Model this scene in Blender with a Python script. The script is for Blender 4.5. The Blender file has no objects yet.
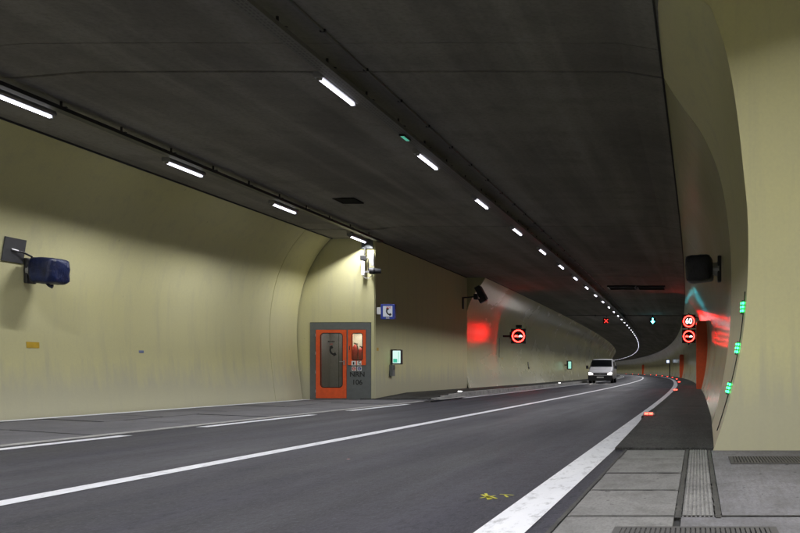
import bpy, bmesh, math, random
from mathutils import Vector, Matrix
random.seed(7)
sc = bpy.context.scene
COL = sc.collection

# ------------------------------------------------------------------ camera, world, exposure
EYE = 0.85
FPX = 900.0                       # focal length in pixels of an 800 px wide frame
VPX, VPY = 698.2, 372.0           # vanishing point of the straight stretch (shift lens)
cam_d = bpy.data.cameras.new('camera')
cam = bpy.data.objects.new('camera', cam_d); COL.objects.link(cam)
cam.location = (0, 0, EYE); cam.rotation_euler = (math.radians(90), 0, 0)
cam_d.sensor_width = 36.0; cam_d.lens = 36.0 * FPX / 800.0
cam_d.shift_x = -(VPX - 400.0) / 800.0
cam_d.shift_y = (VPY - 266.5) / 800.0
cam_d.clip_start = 0.05; cam_d.clip_end = 2000
sc.camera = cam

w = bpy.data.worlds.new('World'); sc.world = w; w.use_nodes = True
nt = w.node_tree; bg = nt.nodes['Background']
sky = nt.nodes.new('ShaderNodeTexSky'); sky.sky_type = 'NISHITA'; sky.sun_disc = False
sky.sun_elevation = math.radians(-4); sky.sun_rotation = math.radians(120)
nt.links.new(sky.outputs[0], bg.inputs[0]); bg.inputs[1].default_value = 0.05   # dusk outside, the tunnel is lit by its lamps

sc.view_settings.view_transform = 'Standard'; sc.view_settings.look = 'None'
sc.view_settings.exposure = 0.0; sc.view_settings.gamma = 1.0
sc.view_settings.use_curve_mapping = False
LAMP_W = 70.0
CUT0, CUT1 = 1.1, 2.15            # lateral cut-off of the lamps, tangent from the vertical

sc.render.engine = 'CYCLES'
cy = sc.cycles
cy.use_denoising = True; cy.max_bounces = 6; cy.diffuse_bounces = 2; cy.glossy_bounces = 3; cy.adaptive_threshold = 0.02
cy.transmission_bounces = 6; cy.transparent_max_bounces = 8
cy.caustics_reflective = False; cy.caustics_refractive = False
cy.sample_clamp_indirect = 3.0; cy.use_light_tree = True; cy.blur_glossy = 0.3

# ------------------------------------------------------------------ the tunnel axis
RAD, SC = 1780.0, 19.5            # bends left with this radius after SC metres
CX = -4.83                        # middle of the bore
SMIN, SMAX = -32.0, 430.0
CEIL = 5.05
def theta(s): return max(s - SC, 0.0) / RAD
def P(s, x, z=0.0):
    if s <= SC: return Vector((x, s, z))
    t = (s - SC) / RAD
    return Vector((-RAD + (RAD + x) * math.cos(t), SC + (RAD + x) * math.sin(t), z))

# ------------------------------------------------------------------ materials
def new_mat(name):
    m = bpy.data.materials.new(name); m.use_nodes = True
    return m, m.node_tree, m.node_tree.nodes['Principled BSDF']
def plain(name, col, rough=0.5, metal=0.0, spec=0.5, coat=0.0):
    m, t, b = new_mat(name)
    b.inputs['Base Color'].default_value = (*col, 1); b.inputs['Roughness'].default_value = rough
    b.inputs['Metallic'].default_value = metal; b.inputs['Specular IOR Level'].default_value = spec
    b.inputs['Coat Weight'].default_value = coat
    # faint grime so that nothing is one flat tone
    g = t.nodes.new('ShaderNodeNewGeometry'); n = t.nodes.new('ShaderNodeTexNoise')
    n.inputs['Scale'].default_value = 9.0; n.inputs['Detail'].default_value = 5
    t.links.new(g.outputs['Position'], n.inputs['Vector'])
    mx = t.nodes.new('ShaderNodeMix'); mx.data_type = 'RGBA'
    mx.inputs['A'].default_value = (*[c * 0.78 for c in col], 1); mx.inputs['B'].default_value = (*[min(1, c * 1.15) for c in col], 1)
    t.links.new(n.outputs['Fac'], mx.inputs['Factor']); t.links.new(mx.outputs['Result'], b.inputs['Base Color'])
    return m
def emit(name, col, strength):
    m, t, b = new_mat(name)
    b.inputs['Base Color'].default_value = (0.02, 0.02, 0.02, 1)
    b.inputs['Emission Color'].default_value = (*col, 1); b.inputs['Emission Strength'].default_value = strength
    return m
class G:
    """tiny node helper"""
    def __init__(s, t): s.t = t
    def n(s, typ, **kw):
        o = s.t.nodes.new(typ)
        for k, v in kw.items(): setattr(o, k, v)
        return o
    def pos(s, scale=(1, 1, 1)):
        g = s.n('ShaderNodeNewGeometry'); m = s.n('ShaderNodeMapping')
        m.inputs['Scale'].default_value = scale
        s.t.links.new(g.outputs['Position'], m.inputs['Vector']); return m.outputs[0]
    def noise(s, vec, scale, detail=4, rough=0.55):
        o = s.n('ShaderNodeTexNoise'); s.t.links.new(vec, o.inputs['Vector'])
        o.inputs['Scale'].default_value = scale; o.inputs['Detail'].default_value = detail
        o.inputs['Roughness'].default_value = rough; return o.outputs['Fac']
    def ramp(s, fac, stops):
        o = s.n('ShaderNodeValToRGB'); s.t.links.new(fac, o.inputs[0]); e = o.color_ramp.elements
        for i, (p, c) in enumerate(stops):
            if i > 1: e.new(p)
            e[i].position = p
            e[i].color = (*c, 1) if isinstance(c, tuple) else (c, c, c, 1)
        return o.outputs[0]
    def mix(s, fac, a, b, mode='MIX'):
        o = s.n('ShaderNodeMix', data_type='RGBA', blend_type=mode)
        for key, v in (('Factor', fac), ('A', a), ('B', b)):
            i = o.inputs[key]
            if hasattr(v, 'links'): s.t.links.new(v, i)
            elif isinstance(v, tuple): i.default_value = (*v, 1)
            else: i.default_value = v
        return o.outputs['Result']
    def bump(s, h, dist, strength=1.0, normal=None):
        o = s.n('ShaderNodeBump'); s.t.links.new(h, o.inputs['Height'])
        o.inputs['Distance'].default_value = dist; o.inputs['Strength'].default_value = strength
        if normal: s.t.links.new(normal, o.inputs['Normal'])
        return o.outputs[0]

def mat_wall(name, base=(0.64, 0.605, 0.295), pale=(0.615, 0.59, 0.36), r0=.17, r1=.27, spec=.5):
    m, t, b = new_mat(name); g = G(t)
    big = g.noise(g.pos((1, .35, 1)), 0.5, 5)
    streak = g.noise(g.pos((3, 1.6, .22)), 2.2, 6, .65)
    fine = g.noise(g.pos(), 26, 5)
    c = g.mix(g.ramp(big, [(.25, 0.0), (.8, 1.0)]), base, pale)
    c = g.mix(g.ramp(streak, [(.5, 0.0), (.78, 0.38)]), c, (0.44, 0.42, 0.30))
    sep = g.n('ShaderNodeSeparateXYZ'); geo = g.n('ShaderNodeNewGeometry'); t.links.new(geo.outputs['Position'], sep.inputs[0])
    add = g.n('ShaderNodeMath', operation='MULTIPLY_ADD'); t.links.new(streak, add.inputs[0]); add.inputs[1].default_value = -1.0
    t.links.new(sep.outputs['Z'], add.inputs[2])                      # road spray, uneven upper edge
    spray = g.ramp(add.outputs[0], [(0.0, 0.6), (0.62, 0.0)])
    c = g.mix(spray, c, (0.42, 0.41, 0.34))
    speck = g.noise(g.pos((1, 1, .7)), 9.0, 2, .4)
    c = g.mix(g.ramp(speck, [(.775, 0.0), (.80, .35)]), c, (0.20, 0.19, 0.15))
    c = g.mix(g.ramp(fine, [(.3, 0.0), (.8, .16)]), c, (0.38, 0.36, 0.25))
    t.links.new(c, b.inputs['Base Color'])
    t.links.new(g.ramp(big, [(.2, r0), (.85, r1)]), b.inputs['Roughness'])
    b.inputs['Specular IOR Level'].default_value = spec
    wav = g.noise(g.pos((1, .5, 1)), 1.6, 3)
    nrm = g.bump(wav, .006, .5); nrm = g.bump(fine, .0008, .5, nrm)
    t.links.new(nrm, b.inputs['Normal'])
    return m
def mat_concrete(name, a, bcol, rough=0.8, stain=(0.09, 0.085, 0.08), sc_=1.0, brush=False):
    m, t, b = new_mat(name); g = G(t)
    big = g.noise(g.pos((1, .6, 1)), 0.7 * sc_, 6, .6)
    mid = g.noise(g.pos((1, .55, 1)), 4.5 * sc_, 7, .7); fine = g.noise(g.pos((1, .35, 1)), 55, 4, .8)
    blot = g.noise(g.pos((.8, .5, 1)), 1.15, 5, .65)
    c = g.mix(g.ramp(big, [(.3, 0.0), (.7, 1.0)]), a, bcol)
    c = g.mix(g.ramp(blot, [(.50, 0.0), (.70, .6)]), c, tuple(x * .5 for x in a))
    c = g.mix(g.ramp(mid, [(.48, 0.0), (.72, .7)]), c, stain)
    c = g.mix(g.ramp(fine, [(.45, .0), (.72, .6)]), c, tuple(x * .42 for x in a))
    spot = g.noise(g.pos((1, .5, 1)), 13, 2, .5)
    c = g.mix(g.ramp(spot, [(.70, 0.0), (.74, .8)]), c, (0.03, 0.03, 0.03))
    if brush:
        br = g.noise(g.pos((22, 1.4, 1)), 1.6, 5, .7); c = g.mix(g.ramp(br, [(.45, 0.0), (.7, .4)]), c, stain)
    t.links.new(c, b.inputs['Base Color']); b.inputs['Roughness'].default_value = rough
    t.links.new(g.bump(fine, .004, .8, g.bump(mid, .008, .6)), b.inputs['Normal'])
    return m
def mat_ceiling():
    m, t, b = new_mat('ceiling_concrete'); g = G(t)
    big = g.noise(g.pos((.9, .55, 1)), 0.42, 7, .62)
    patch = g.noise(g.pos((1, .8, 1)), 1.5, 6, .6)
    lanes = g.noise(g.pos((1.3, .045, 1)), 1.0, 4, .55)         # long bands along the traffic
    boards = g.noise(g.pos((.05, 1.6, 1)), 1.0, 2, .4)          # formwork boards across
    fine = g.noise(g.pos(), 16, 6, .7)
    c = g.mix(g.ramp(big, [(.30, 0.0), (.68, 1.0)]), (0.155, 0.147, 0.138), (0.255, 0.242, 0.225))
    c = g.mix(g.ramp(lanes, [(.44, 0.0), (.64, .65)]), c, (0.34, 0.325, 0.30))
    c = g.mix(g.ramp(patch, [(.52, 0.0), (.75, .4)]), c, (0.11, 0.102, 0.096))
    c = g.mix(g.ramp(boards, [(.45, 0.0), (.62, .12)]), c, (0.12, 0.112, 0.105))
    c = g.mix(g.ramp(fine, [(.45, 0.0), (.75, .4)]), c, (0.09, 0.085, 0.08))
    t.links.new(c, b.inputs['Base Color']); b.inputs['Roughness'].default_value = .92; b.inputs['Specular IOR Level'].default_value = .15
    t.links.new(g.bump(fine, .004, .6, g.bump(boards, .008, .4)), b.inputs['Normal'])
    return m
def mat_asphalt(name, dark=(0.0105, 0.0105, 0.0155), light=(0.0305, 0.030, 0.0410), rough=.62, along=True):
    m, t, b = new_mat(name); g = G(t)
    big = g.noise(g.pos((1, .12, 1) if along else (1, 1, 1)), 1.1, 6, .6)
    blot = g.noise(g.pos((1, .5, 1)), 1.7, 5, .6)
    agg = g.noise(g.pos((1, .32, 1)), 62, 3, .8); med = g.noise(g.pos((1, .4, 1)), 17, 5, .75)
    tyre = g.noise(g.pos((1.5, .035, 1)), 1.0, 4, .6)
    c = g.mix(g.ramp(big, [(.32, 0.0), (.68, 1.0)]), dark, light)
    c = g.mix(g.ramp(tyre, [(.40, 0.0), (.62, .75)]), c, tuple(x * 1.6 for x in light))
    c = g.mix(g.ramp(blot, [(.50, 0.0), (.72, .5)]), c, tuple(x * .62 for x in dark))
    c = g.mix(g.ramp(med, [(.30, .85), (.52, 0.0)]), c, tuple(x * .45 for x in dark))
    c = g.mix(g.ramp(agg, [(.52, 0.0), (.66, .9)]), c, tuple(x * 2.1 for x in light))
    fleck = g.noise(g.pos((1, .45, 1)), 16, 3, .75); fl2 = g.noise(g.pos((1, .3, 1)), 1.3, 3)
    fm = g.n('ShaderNodeMath', operation='MULTIPLY'); t.links.new(g.ramp(fleck, [(.60, 0.0), (.70, 1.0)]), fm.inputs[0]); t.links.new(g.ramp(fl2, [(.45, 0.0), (.65, .75)]), fm.inputs[1])
    c = g.mix(fm.outputs[0], c, tuple(x * 2.6 for x in light))
    t.links.new(c, b.inputs['Base Color'])
    t.links.new(g.ramp(big, [(.3, rough - .1), (.7, rough + .1)]), b.inputs['Roughness'])
    b.inputs['Specular IOR Level'].default_value = .22
    t.links.new(g.bump(agg, .006, .8, g.bump(med, .010, .7)), b.inputs['Normal'])
    return m
def mat_paint():
    m, t, b = new_mat('road_paint'); g = G(t)
    n1 = g.noise(g.pos((1, .35, 1)), 11, 7, .75); n2 = g.noise(g.pos((1, .4, 1)), 2.0, 4)
    c = g.mix(g.ramp(n2, [(.35, 0.0), (.7, 1.0)]), (0.74, 0.75, 0.80), (0.86, 0.87, 0.90))
    c = g.mix(g.ramp(n1, [(.52, 0.0), (.70, .7)]), c, (0.16, 0.16, 0.17))
    t.links.new(c, b.inputs['Base Color']); b.inputs['Roughness'].default_value = .55
    t.links.new(g.bump(n1, .002, .5), b.inputs['Normal'])
    return m
M = {}
M['wall'] = mat_wall('tunnel_wall_paint', r0=.15, r1=.25)
M['wall_left'] = mat_wall('left_bore_paint', r0=.21, r1=.32, spec=.24)
M['wall_edge'] = mat_wall('bore_edge_paint', r0=.42, r1=.55, spec=.35)
M['wall_matt'] = mat_wall('lay_by_wall_paint', r0=.6, r1=.75, spec=.25)
M['ceiling'] = mat_ceiling()
M['asphalt'] = mat_asphalt('asphalt')
M['walk_asphalt'] = mat_asphalt('walkway_asphalt', (0.008, 0.008, 0.008), (0.044, 0.044, 0.042), .75, False)
M['paint'] = mat_paint()
M['slab'] = mat_concrete('slab_concrete', (0.19, 0.188, 0.185), (0.265, 0.26, 0.252))
M['bay'] = mat_concrete('bay_concrete', (0.09, 0.09, 0.105), (0.17, 0.17, 0.19), brush=True)
M['apron'] = mat_concrete('apron_concrete', (0.145, 0.143, 0.155), (0.26, 0.255, 0.27), brush=True)
M['ridge'] = mat_concrete('ridged_concrete', (0.22, 0.216, 0.212), (0.31, 0.305, 0.293), sc_=3)
M['kerb'] = mat_concrete('kerb_concrete', (0.33, 0.33, 0.325), (0.46, 0.455, 0.44))
M['joint'] = plain('joint_filler', (0.022, 0.022, 0.022), .9)
M['dirt'] = mat_concrete('joint_dirt', (0.035, 0.035, 0.033), (0.085, 0.083, 0.078), sc_=4)
M['soil'] = plain('sub_base', (0.03, 0.03, 0.03), .95)
M['dark_steel'] = plain('dark_steel', (0.025, 0.025, 0.027), .45, .6)
M['galv'] = plain('galvanised_steel', (0.36, 0.36, 0.36), .42, .7)
M['dark_plate'] = plain('dark_plate', (0.055, 0.056, 0.06), .55)
M['matt_black'] = plain('matt_black', (0.014, 0.014, 0.014), .95, 0, .08)
M['tray'] = plain('weathered_zinc', (0.16, 0.155, 0.15), .6, .3)
M['black'] = plain('black_plastic', (0.012, 0.012, 0.014), .45)
M['housing'] = plain('lamp_housing', (0.30, 0.30, 0.31), .4, .5)
M['iron'] = plain('cast_iron', (0.085, 0.082, 0.080), .7, .2)
M['tube'] = emit('lamp_tube_lit', (0.86, 0.86, 1.0), 7.0)
M['orange'] = plain('orange_red_enamel', (0.82, 0.105, 0.022), .35, 0, .5, .2)
M['grey_frame'] = plain('grey_frame_paint', (0.125, 0.138, 0.138), .5)
M['white'] = plain('white_enamel', (0.75, 0.75, 0.73), .45)
M['signblue'] = plain('sign_blue', (0.02, 0.045, 0.30), .4)
M['yellow'] = plain('yellow_sticker', (0.62, 0.40, 0.03), .5)
M['palebl'] = plain('pale_blue_sticker', (0.22, 0.27, 0.42), .5)
M['red'] = plain('extinguisher_red', (0.55, 0.03, 0.02), .35)
M['symbol'] = plain('symbol_black', (0.008, 0.008, 0.008), .6)
M['letter'] = plain('lettering_dark', (0.012, 0.014, 0.014), .6)
M['led_red'] = emit('led_red', (1.0, 0.011, 0.008), 38.0)
M['led_white'] = emit('led_white', (1.0, 0.95, 0.93), 2.5)
M['led_green'] = emit('led_green', (0.015, 1.0, 0.16), 26.0)
M['arrow_green'] = emit('arrow_green', (0.08, 0.85, 0.95), 17.0)
M['cross_red'] = emit('cross_red', (1.0, 0.05, 0.04), 1.6)
M['kerb_red'] = emit('kerb_light_red', (1.0, 0.03, 0.018), 20.0)
M['kerb_white'] = emit('kerb_light_white', (1.0, 1.0, 0.95), 5.0)
M['exit_face'] = emit('escape_sign_lit', (0.72, 1.0, 0.92), .95)
M['exit_green'] = emit('escape_sign_green', (0.05, 0.55, 0.35), 0.9)
M['sos_face'] = emit('phone_sign_lit', (0.85, 0.9, 1.0), 0.42)
M['headlight'] = emit('headlight_lit', (1.0, 0.95, 0.93), 6.0)
M['cabinet_lit'] = emit('cabinet_lamp', (1.0, 0.95, 0.80), 3.0)
M['van_paint'] = plain('van_silver_paint', (0.90, 0.89, 0.96), .35, .1, .5, .6)
M['van_glass'] = plain('van_dark_glass', (0.006, 0.007, 0.008), .08)
M['tyre'] = plain('tyre_rubber', (0.015, 0.015, 0.016), .85)
M['chalk'] = plain('yellow_chalk_spray', (0.55, 0.52, 0.05), .8)
def mat_glass():
    m, t, b = new_mat('door_glass')
    b.inputs['Base Color'].default_value = (0.85, 0.88, 0.87, 1); b.inputs['Roughness'].default_value = .05
    tr = t.nodes.new('ShaderNodeBsdfTransparent'); tr.inputs[0].default_value = (.80, .83, .82, 1)
    gl = t.nodes.new('ShaderNodeBsdfGlossy'); gl.inputs['Roughness'].default_value = .05
    mx = t.nodes.new('ShaderNodeMixShader'); mx.inputs[0].default_value = .07
    out = t.nodes['Material Output']
    t.links.new(tr.outputs[0], mx.inputs[1]); t.links.new(gl.outputs[0], mx.inputs[2]); t.links.new(mx.outputs[0], out.inputs[0])
    return m
M['glass'] = mat_glass()
def mat_wrap(name, a, b_, rough):
    m, t, b = new_mat(name); g = G(t)
    n = g.noise(g.pos((1, 1, .6)), 7, 5, .6); n2 = g.noise(g.pos(), 24, 4)
    t.links.new(g.mix(g.ramp(n, [(.35, 0.0), (.65, 1.0)]), a, b_), b.inputs['Base Color'])
    b.inputs['Roughness'].default_value = rough
    t.links.new(g.bump(n, .06, .7, g.bump(n2, .010, .5)), b.inputs['Normal'])
    return m
M['wrap_blue'] = mat_wrap('blue_plastic_wrap', (0.003, 0.006, 0.032), (0.006, 0.017, 0.085), .42)
M['wrap_black'] = mat_wrap('black_plastic_wrap', (0.006, 0.006, 0.010), (0.016, 0.016, 0.026), .4)
def mat_ext():
    return plain('cabinet_cream', (0.70, 0.66, 0.55), .6)
M['cream'] = mat_ext()
M['booth'] = plain('booth_sheet_metal', (0.34, 0.33, 0.31), .5, .1)

# ------------------------------------------------------------------ mesh builder
class MB:
    def __init__(s): s.v = []; s.f = []
    def quad(s, a, b, c, d):
        i = len(s.v); s.v += [tuple(a), tuple(b), tuple(c), tuple(d)]; s.f.append((i, i+1, i+2, i+3)); return s
    def poly(s, pts):
        i = len(s.v); s.v += [tuple(p) for p in pts]; s.f.append(tuple(range(i, i + len(pts)))); return s
    def box(s, c, d, rot=None):
        c = Vector(c); hx, hy, hz = d[0]/2, d[1]/2, d[2]/2; i = len(s.v)
        for x, y, z in ((-1,-1,-1),(1,-1,-1),(1,1,-1),(-1,1,-1),(-1,-1,1),(1,-1,1),(1,1,1),(-1,1,1)):
            p = Vector((x*hx, y*hy, z*hz))
            if rot: p = rot @ p
            s.v.append(tuple(c + p))
        for f in ((0,3,2,1),(4,5,6,7),(0,1,5,4),(1,2,6,5),(2,3,7,6),(3,0,4,7)): s.f.append(tuple(i + k for k in f))
        return s
    def tube(s, pts, r, n=8, cap=True):
        pts = [Vector(p) for p in pts]; i0 = len(s.v); m = len(pts)
        for k, p in enumerate(pts):
            d = (pts[min(k+1, m-1)] - pts[max(k-1, 0)]).normalized()
            up = Vector((0, 0, 1)) if abs(d.z) < .9 else Vector((1, 0, 0))
            a = d.cross(up).normalized(); b = a.cross(d).normalized()
            rr = r[k] if isinstance(r, (list, tuple)) else r
            for j in range(n):
                t = 2*math.pi*j/n; s.v.append(tuple(p + (a*math.cos(t) + b*math.sin(t))*rr))
        for k in range(m-1):
            for j in range(n):
                a = i0 + k*n + j; b = i0 + k*n + (j+1) % n
                s.f.append((a, b, b+n, a+n))
        if cap:
            s.f.append(tuple(i0 + j for j in range(n))[::-1]); s.f.append(tuple(i0 + (m-1)*n + j for j in range(n)))
        return s
    def disc_y(s, c, r, y0, y1, n=24, r2=None):
        """cylinder with its axis along y"""
        return s.tube([(c[0], y0, c[1]), (c[0], y1, c[1])], [r, r2 if r2 else r], n)
    def ring_y(s, c, r0, r1, y0, y1, n=32):
        i = len(s.v)
        for k in range(n):
            t = 2*math.pi*k/n
            for r, y in ((r0, y0), (r1, y0), (r1, y1), (r0, y1)):
                s.v.append((c[0] + r*math.cos(t), y, c[1] + r*math.sin(t)))
        for k in range(n):
            a = i + 4*k; b = i + 4*((k+1) % n)
            for j in range(4):
                jj = (j+1) % 4
                s.f.append((a+j, a+jj, b+jj, b+j))
        return s
    def prism_y(s, poly, y0, y1):
        """extrude an x,z outline along y"""
        i = len(s.v); n = len(poly)
        s.v += [(x, y0, z) for x, z in poly] + [(x, y1, z) for x, z in poly]
        s.f.append(tuple(range(i, i+n))); s.f.append(tuple(range(i+2*n-1, i+n-1, -1)))
        for k in range(n):
            j = (k+1) % n; s.f.append((i+k, i+n+k, i+n+j, i+j))
        return s
    def prism_z(s, poly, z0, z1):
        i = len(s.v); n = len(poly)
        s.v += [(x, y, z0) for x, y in poly] + [(x, y, z1) for x, y in poly]
        s.f.append(tuple(range(i+n-1, i-1, -1))); s.f.append(tuple(range(i+n, i+2*n)))
        for k in range(n):
            j = (k+1) % n; s.f.append((i+k, i+j, i+n+j, i+n+k))
        return s
    def grid(s, rows):
        i = len(s.v); n = len(rows[0])
        for r in rows: s.v += [tuple(p) for p in r]
        for a in range(len(rows)-1):
            for b in range(n-1):
                k = i + a*n + b; s.f.append((k, k+1, k+n+1, k+n))
        return s
    def mesh(s, name, mat, smooth=False, bevel=0.0, fix=True):
        me = bpy.data.meshes.new(name); me.from_pydata(s.v, [], s.f); me.validate()
        if fix or bevel:
            bm = bmesh.new(); bm.from_mesh(me)
            if bevel:
                bmesh.ops.remove_doubles(bm, verts=bm.verts, dist=1e-5)
                bmesh.ops.bevel(bm, geom=list(bm.edges), offset=bevel, segments=2, affect='EDGES', profile=.6)
            bmesh.ops.recalc_face_normals(bm, faces=bm.faces); bm.to_mesh(me); bm.free()
        me.materials.append(mat)
        if smooth:
            for p in me.polygons: p.use_smooth = True
        return me
    def build(s, name, mat, parent=None, **kw):
        return link(name, s.mesh(name, mat, **kw), parent)
def link(name, data, parent=None):
    o = bpy.data.objects.new(name, data); COL.objects.link(o)
    if parent: o.parent = parent
    return o
def tag(o, label=None, cat=None, group=None, kind=None):
    if label: o['label'] = label
    if cat: o['category'] = cat
    if group: o['group'] = group
    if kind: o['kind'] = kind
    return o
def thing(name, label, cat, s=0, x=0, z=0, group=None, turn=0.0):
    o = link(name, None); o.location = P(s, x, z); o.rotation_euler = (0, 0, theta(s) + turn)
    return tag(o, label, cat, group)
def copy_tree(o, parent=None):
    c = o.copy(); COL.objects.link(c); c.parent = parent
    for ch in list(o.children): copy_tree(ch, c)
    return c
def text_mesh(name, txt, size, mat, parent, x, y, z, align='CENTER', depth=.002, sx=1.0):
    """lettering standing in the x,z plane, read from the -y side"""
    cu = bpy.data.curves.new(name, 'FONT'); cu.body = txt; cu.size = size; cu.align_x = align; cu.align_y = 'CENTER'
    cu.extrude = depth; cu.offset = size*.018
    tmp = bpy.data.objects.new('tmp_text', cu); COL.objects.link(tmp)
    bpy.context.view_layer.update()
    me = bpy.data.meshes.new_from_object(tmp.evaluated_get(bpy.context.evaluated_depsgraph_get()))
    bpy.data.objects.remove(tmp)
    me.name = name; me.materials.clear(); me.materials.append(mat)
    o = link(name, me, parent); o.location = (x, y, z); o.rotation_euler = (math.radians(90), 0, 0); o.scale = (sx, 1, 1)
    return o
def spline(pts, n):
    """Catmull-Rom through x,z points"""
    out = []; m = len(pts)
    for k in range(n):
        t = k/(n-1)*(m-1); i = min(int(t), m-2); u = t - i
        p0, p1, p2, p3 = pts[max(i-1, 0)], pts[i], pts[i+1], pts[min(i+2, m-1)]
        out.append(tuple(.5*((2*b) + (-a+c)*u + (2*a-5*b+4*c-d)*u*u + (-a+3*b-3*c+d)*u**3) for a, b, c, d in zip(p0, p1, p2, p3)))
    return out
def srange(a, b, step):
    n = max(1, int(math.ceil((b-a)/step))); return [a + (b-a)*k/n for k in range(n+1)]

# ------------------------------------------------------------------ the setting: ground, road, markings
JOINTS = [12.6 + 13.4*k for k in range(-4, 32)]
def strip(s0, s1, x0, x1, z, step=4.0):
    return MB().grid([[P(s, x0, z), P(s, x1, z)] for s in srange(s0, s1, step)])
tag(strip(SMIN, SMAX, -16, 8, -.05).build('ground', M['soil']), kind='structure')
road = tag(strip(SMIN, SMAX, -7.9, -.80, 0.0, 3).build('road', M['asphalt']), kind='structure')
LZ = .004
strip(SMIN, SMAX, -4.595, -4.415, LZ, 3).build('centre_line', M['paint'], road)
strip(SMIN, SMAX, -1.185, -.915, LZ, 3).build('edge_line', M['paint'], road)
strip(25.5, SMAX, -7.74, -7.55, LZ, 3).build('edge_line', M['paint'], road)
for k in range(-5, 4):
    a = 8.0 + 5.85*(k); 
    strip(a, a + 4.02, -7.74, -7.55, LZ, 3).build('lane_dash', M['paint'], road)
# sprayed yellow survey marks
def chalk(pts, r):
    mb = MB()
    for a, b in pts:
        a, b = Vector((*a, 0)), Vector((*b, 0)); d = (b-a).normalized(); n_ = Vector((-d.y, d.x, 0))*r
        mb.quad(*[(p.x, p.y, .0045) for p in (a-n_, b-n_, b+n_*.6, a+n_*.6)])
    return mb
def gp(u, v): z_ = EYE*FPX/(v-VPY); return ((u-VPX)/FPX*z_, z_)
chalk([(gp(480, 498.5), gp(495, 496)), (gp(482, 495), gp(492, 499.5)), (gp(486, 493.8), (gp(489, 500))), (gp(488, 496), gp(497, 499))], .012).build('survey_mark', M['chalk'], road)
chalk([(gp(500, 494.6), gp(514, 495.6)), (gp(505, 495.6), gp(508, 497.6))], .010).build('survey_mark', M['chalk'], road)
chalk([(gp(347, 459.3), gp(350, 459.3))], .02).build('survey_mark', M['red'], road)

# concrete lay-by on the left: gutter strip and skewed slabs
bay = tag(strip(SMIN, 27.75, -12.4, -7.9, -.02).build('lay_by_pavement', M['joint']), kind='structure')
GX = -8.13
for a in srange(-20, 26, 3.1)[:-1]:
    MB().box(((-7.9+GX)/2+.008, a + 1.545, -.006), (abs(GX+7.9)-.03, 3.08, .024)).build('gutter_slab', M['kerb'], bay)
cols = [(-12.35, -10.15), (-10.13, GX-.02)]
sk = -.56
k = 0
for j, (xa, xb) in enumerate(cols):
    a = -17.0 + j*1.1
    while a < 29:
        L = 2.2 + .5*math.sin(k*1.7)
        y = lambda s_, x_: min(s_ + sk*(x_ + 8.13), 27.74)
        g_ = .045
        q = [(xa, y(a+g_, xa)), (xb, y(a+g_, xb)), (xb, y(a+L-g_, xb)), (xa, y(a+L-g_, xa))]
        if q[1][1] < 27.6:
            zt = .002 + .004*math.sin(k*2.3)
            MB().prism_z(q, -.019, zt).build('paving_slab', M['bay'], bay)
        a += L; k += 1
strip(SMIN, 27.7, -12.06, -11.78, .0105, 5).build('edge_line', M['paint'], bay)

# right foreground apron: gutter, cover slabs, ridged strip, concrete fields, drain grates
apron = tag(MB().grid([[(-.80, SMIN, -.012), (6, SMIN, -.012)], [(-.80, 9.8, -.012), (6, 9.8, -.012)]]).build('apron', M['joint']), kind='structure')
ZS = [5.29, 6.44, 7.54, 8.73, 9.80]
for a, b in zip(ZS[:-1], ZS[1:]):
    MB().box(((-.772-.142)/2, (a+b)/2, -.008), (.63, b-a-.045, .028 + .008*random.uniform(-1, 1))).build('cover_slab', M['slab'], apron, bevel=.005)
MB().box((-.457, 5.29 - .62, -.010), (.63, 1.2, .026)).build('cover_slab', M['slab'], apron, bevel=.005)
rb = MB(); rb.box((0.0, 7.55, -.012), (.19, 4.5, .02))
for k in range(7): rb.box((-.078 + .026*k, 7.55, -.001), (.015, 4.5, .010))
rb.build('ridged_strip', M['ridge'], apron)
MB().box((2.42, 7.5, -.008), (4.56, 4.4, .027)).build('concrete_field', M['apron'], apron, bevel=.004)
MB().box((2.35, 3.1, -.008), (4.9, 4.3, .026)).build('concrete_field', M['apron'], apron, bevel=.004)
MB().box((1.9, -8.5, -.008), (5.3, 18.5, .026)).build('concrete_field', M['apron'], apron, bevel=.004)
def crumbly(x0, y0, x1, y1, w_, z, seed):
    # dirt packed in a joint, with a ragged outline
    rnd = random.Random(seed); a, b = Vector((x0, y0, z)), Vector((x1, y1, z)); L_ = (b-a).length; n_ = int(L_/.035)
    d = (b-a).normalized(); q = Vector((-d.y, d.x, 0)); rows = []
    for i in range(n_+1):
        c = a + (b-a)*i/n_
        rows.append([c - q*w_*rnd.uniform(.6, 1.1), c + Vector((0, 0, .0015)), c + q*w_*rnd.uniform(.6, 1.1)])
    return MB().grid(rows).build('joint_dirt', M['dirt'], apron)
crumbly(-.79, 4.0, -.785, 9.78, .016, .0085, 1); crumbly(-.12, 5.2, -.118, 9.78, .021, .0085, 2); crumbly(.118, 5.2, .115, 9.68, .021, .0085, 3)
crumbly(-.75, 5.285, 1.6, 5.285, .016, .0088, 4)
for i_, yy_ in enumerate(ZS[1:-1]): crumbly(-.76, yy_, -.16, yy_, .020, .0082, 10+i_)
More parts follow.
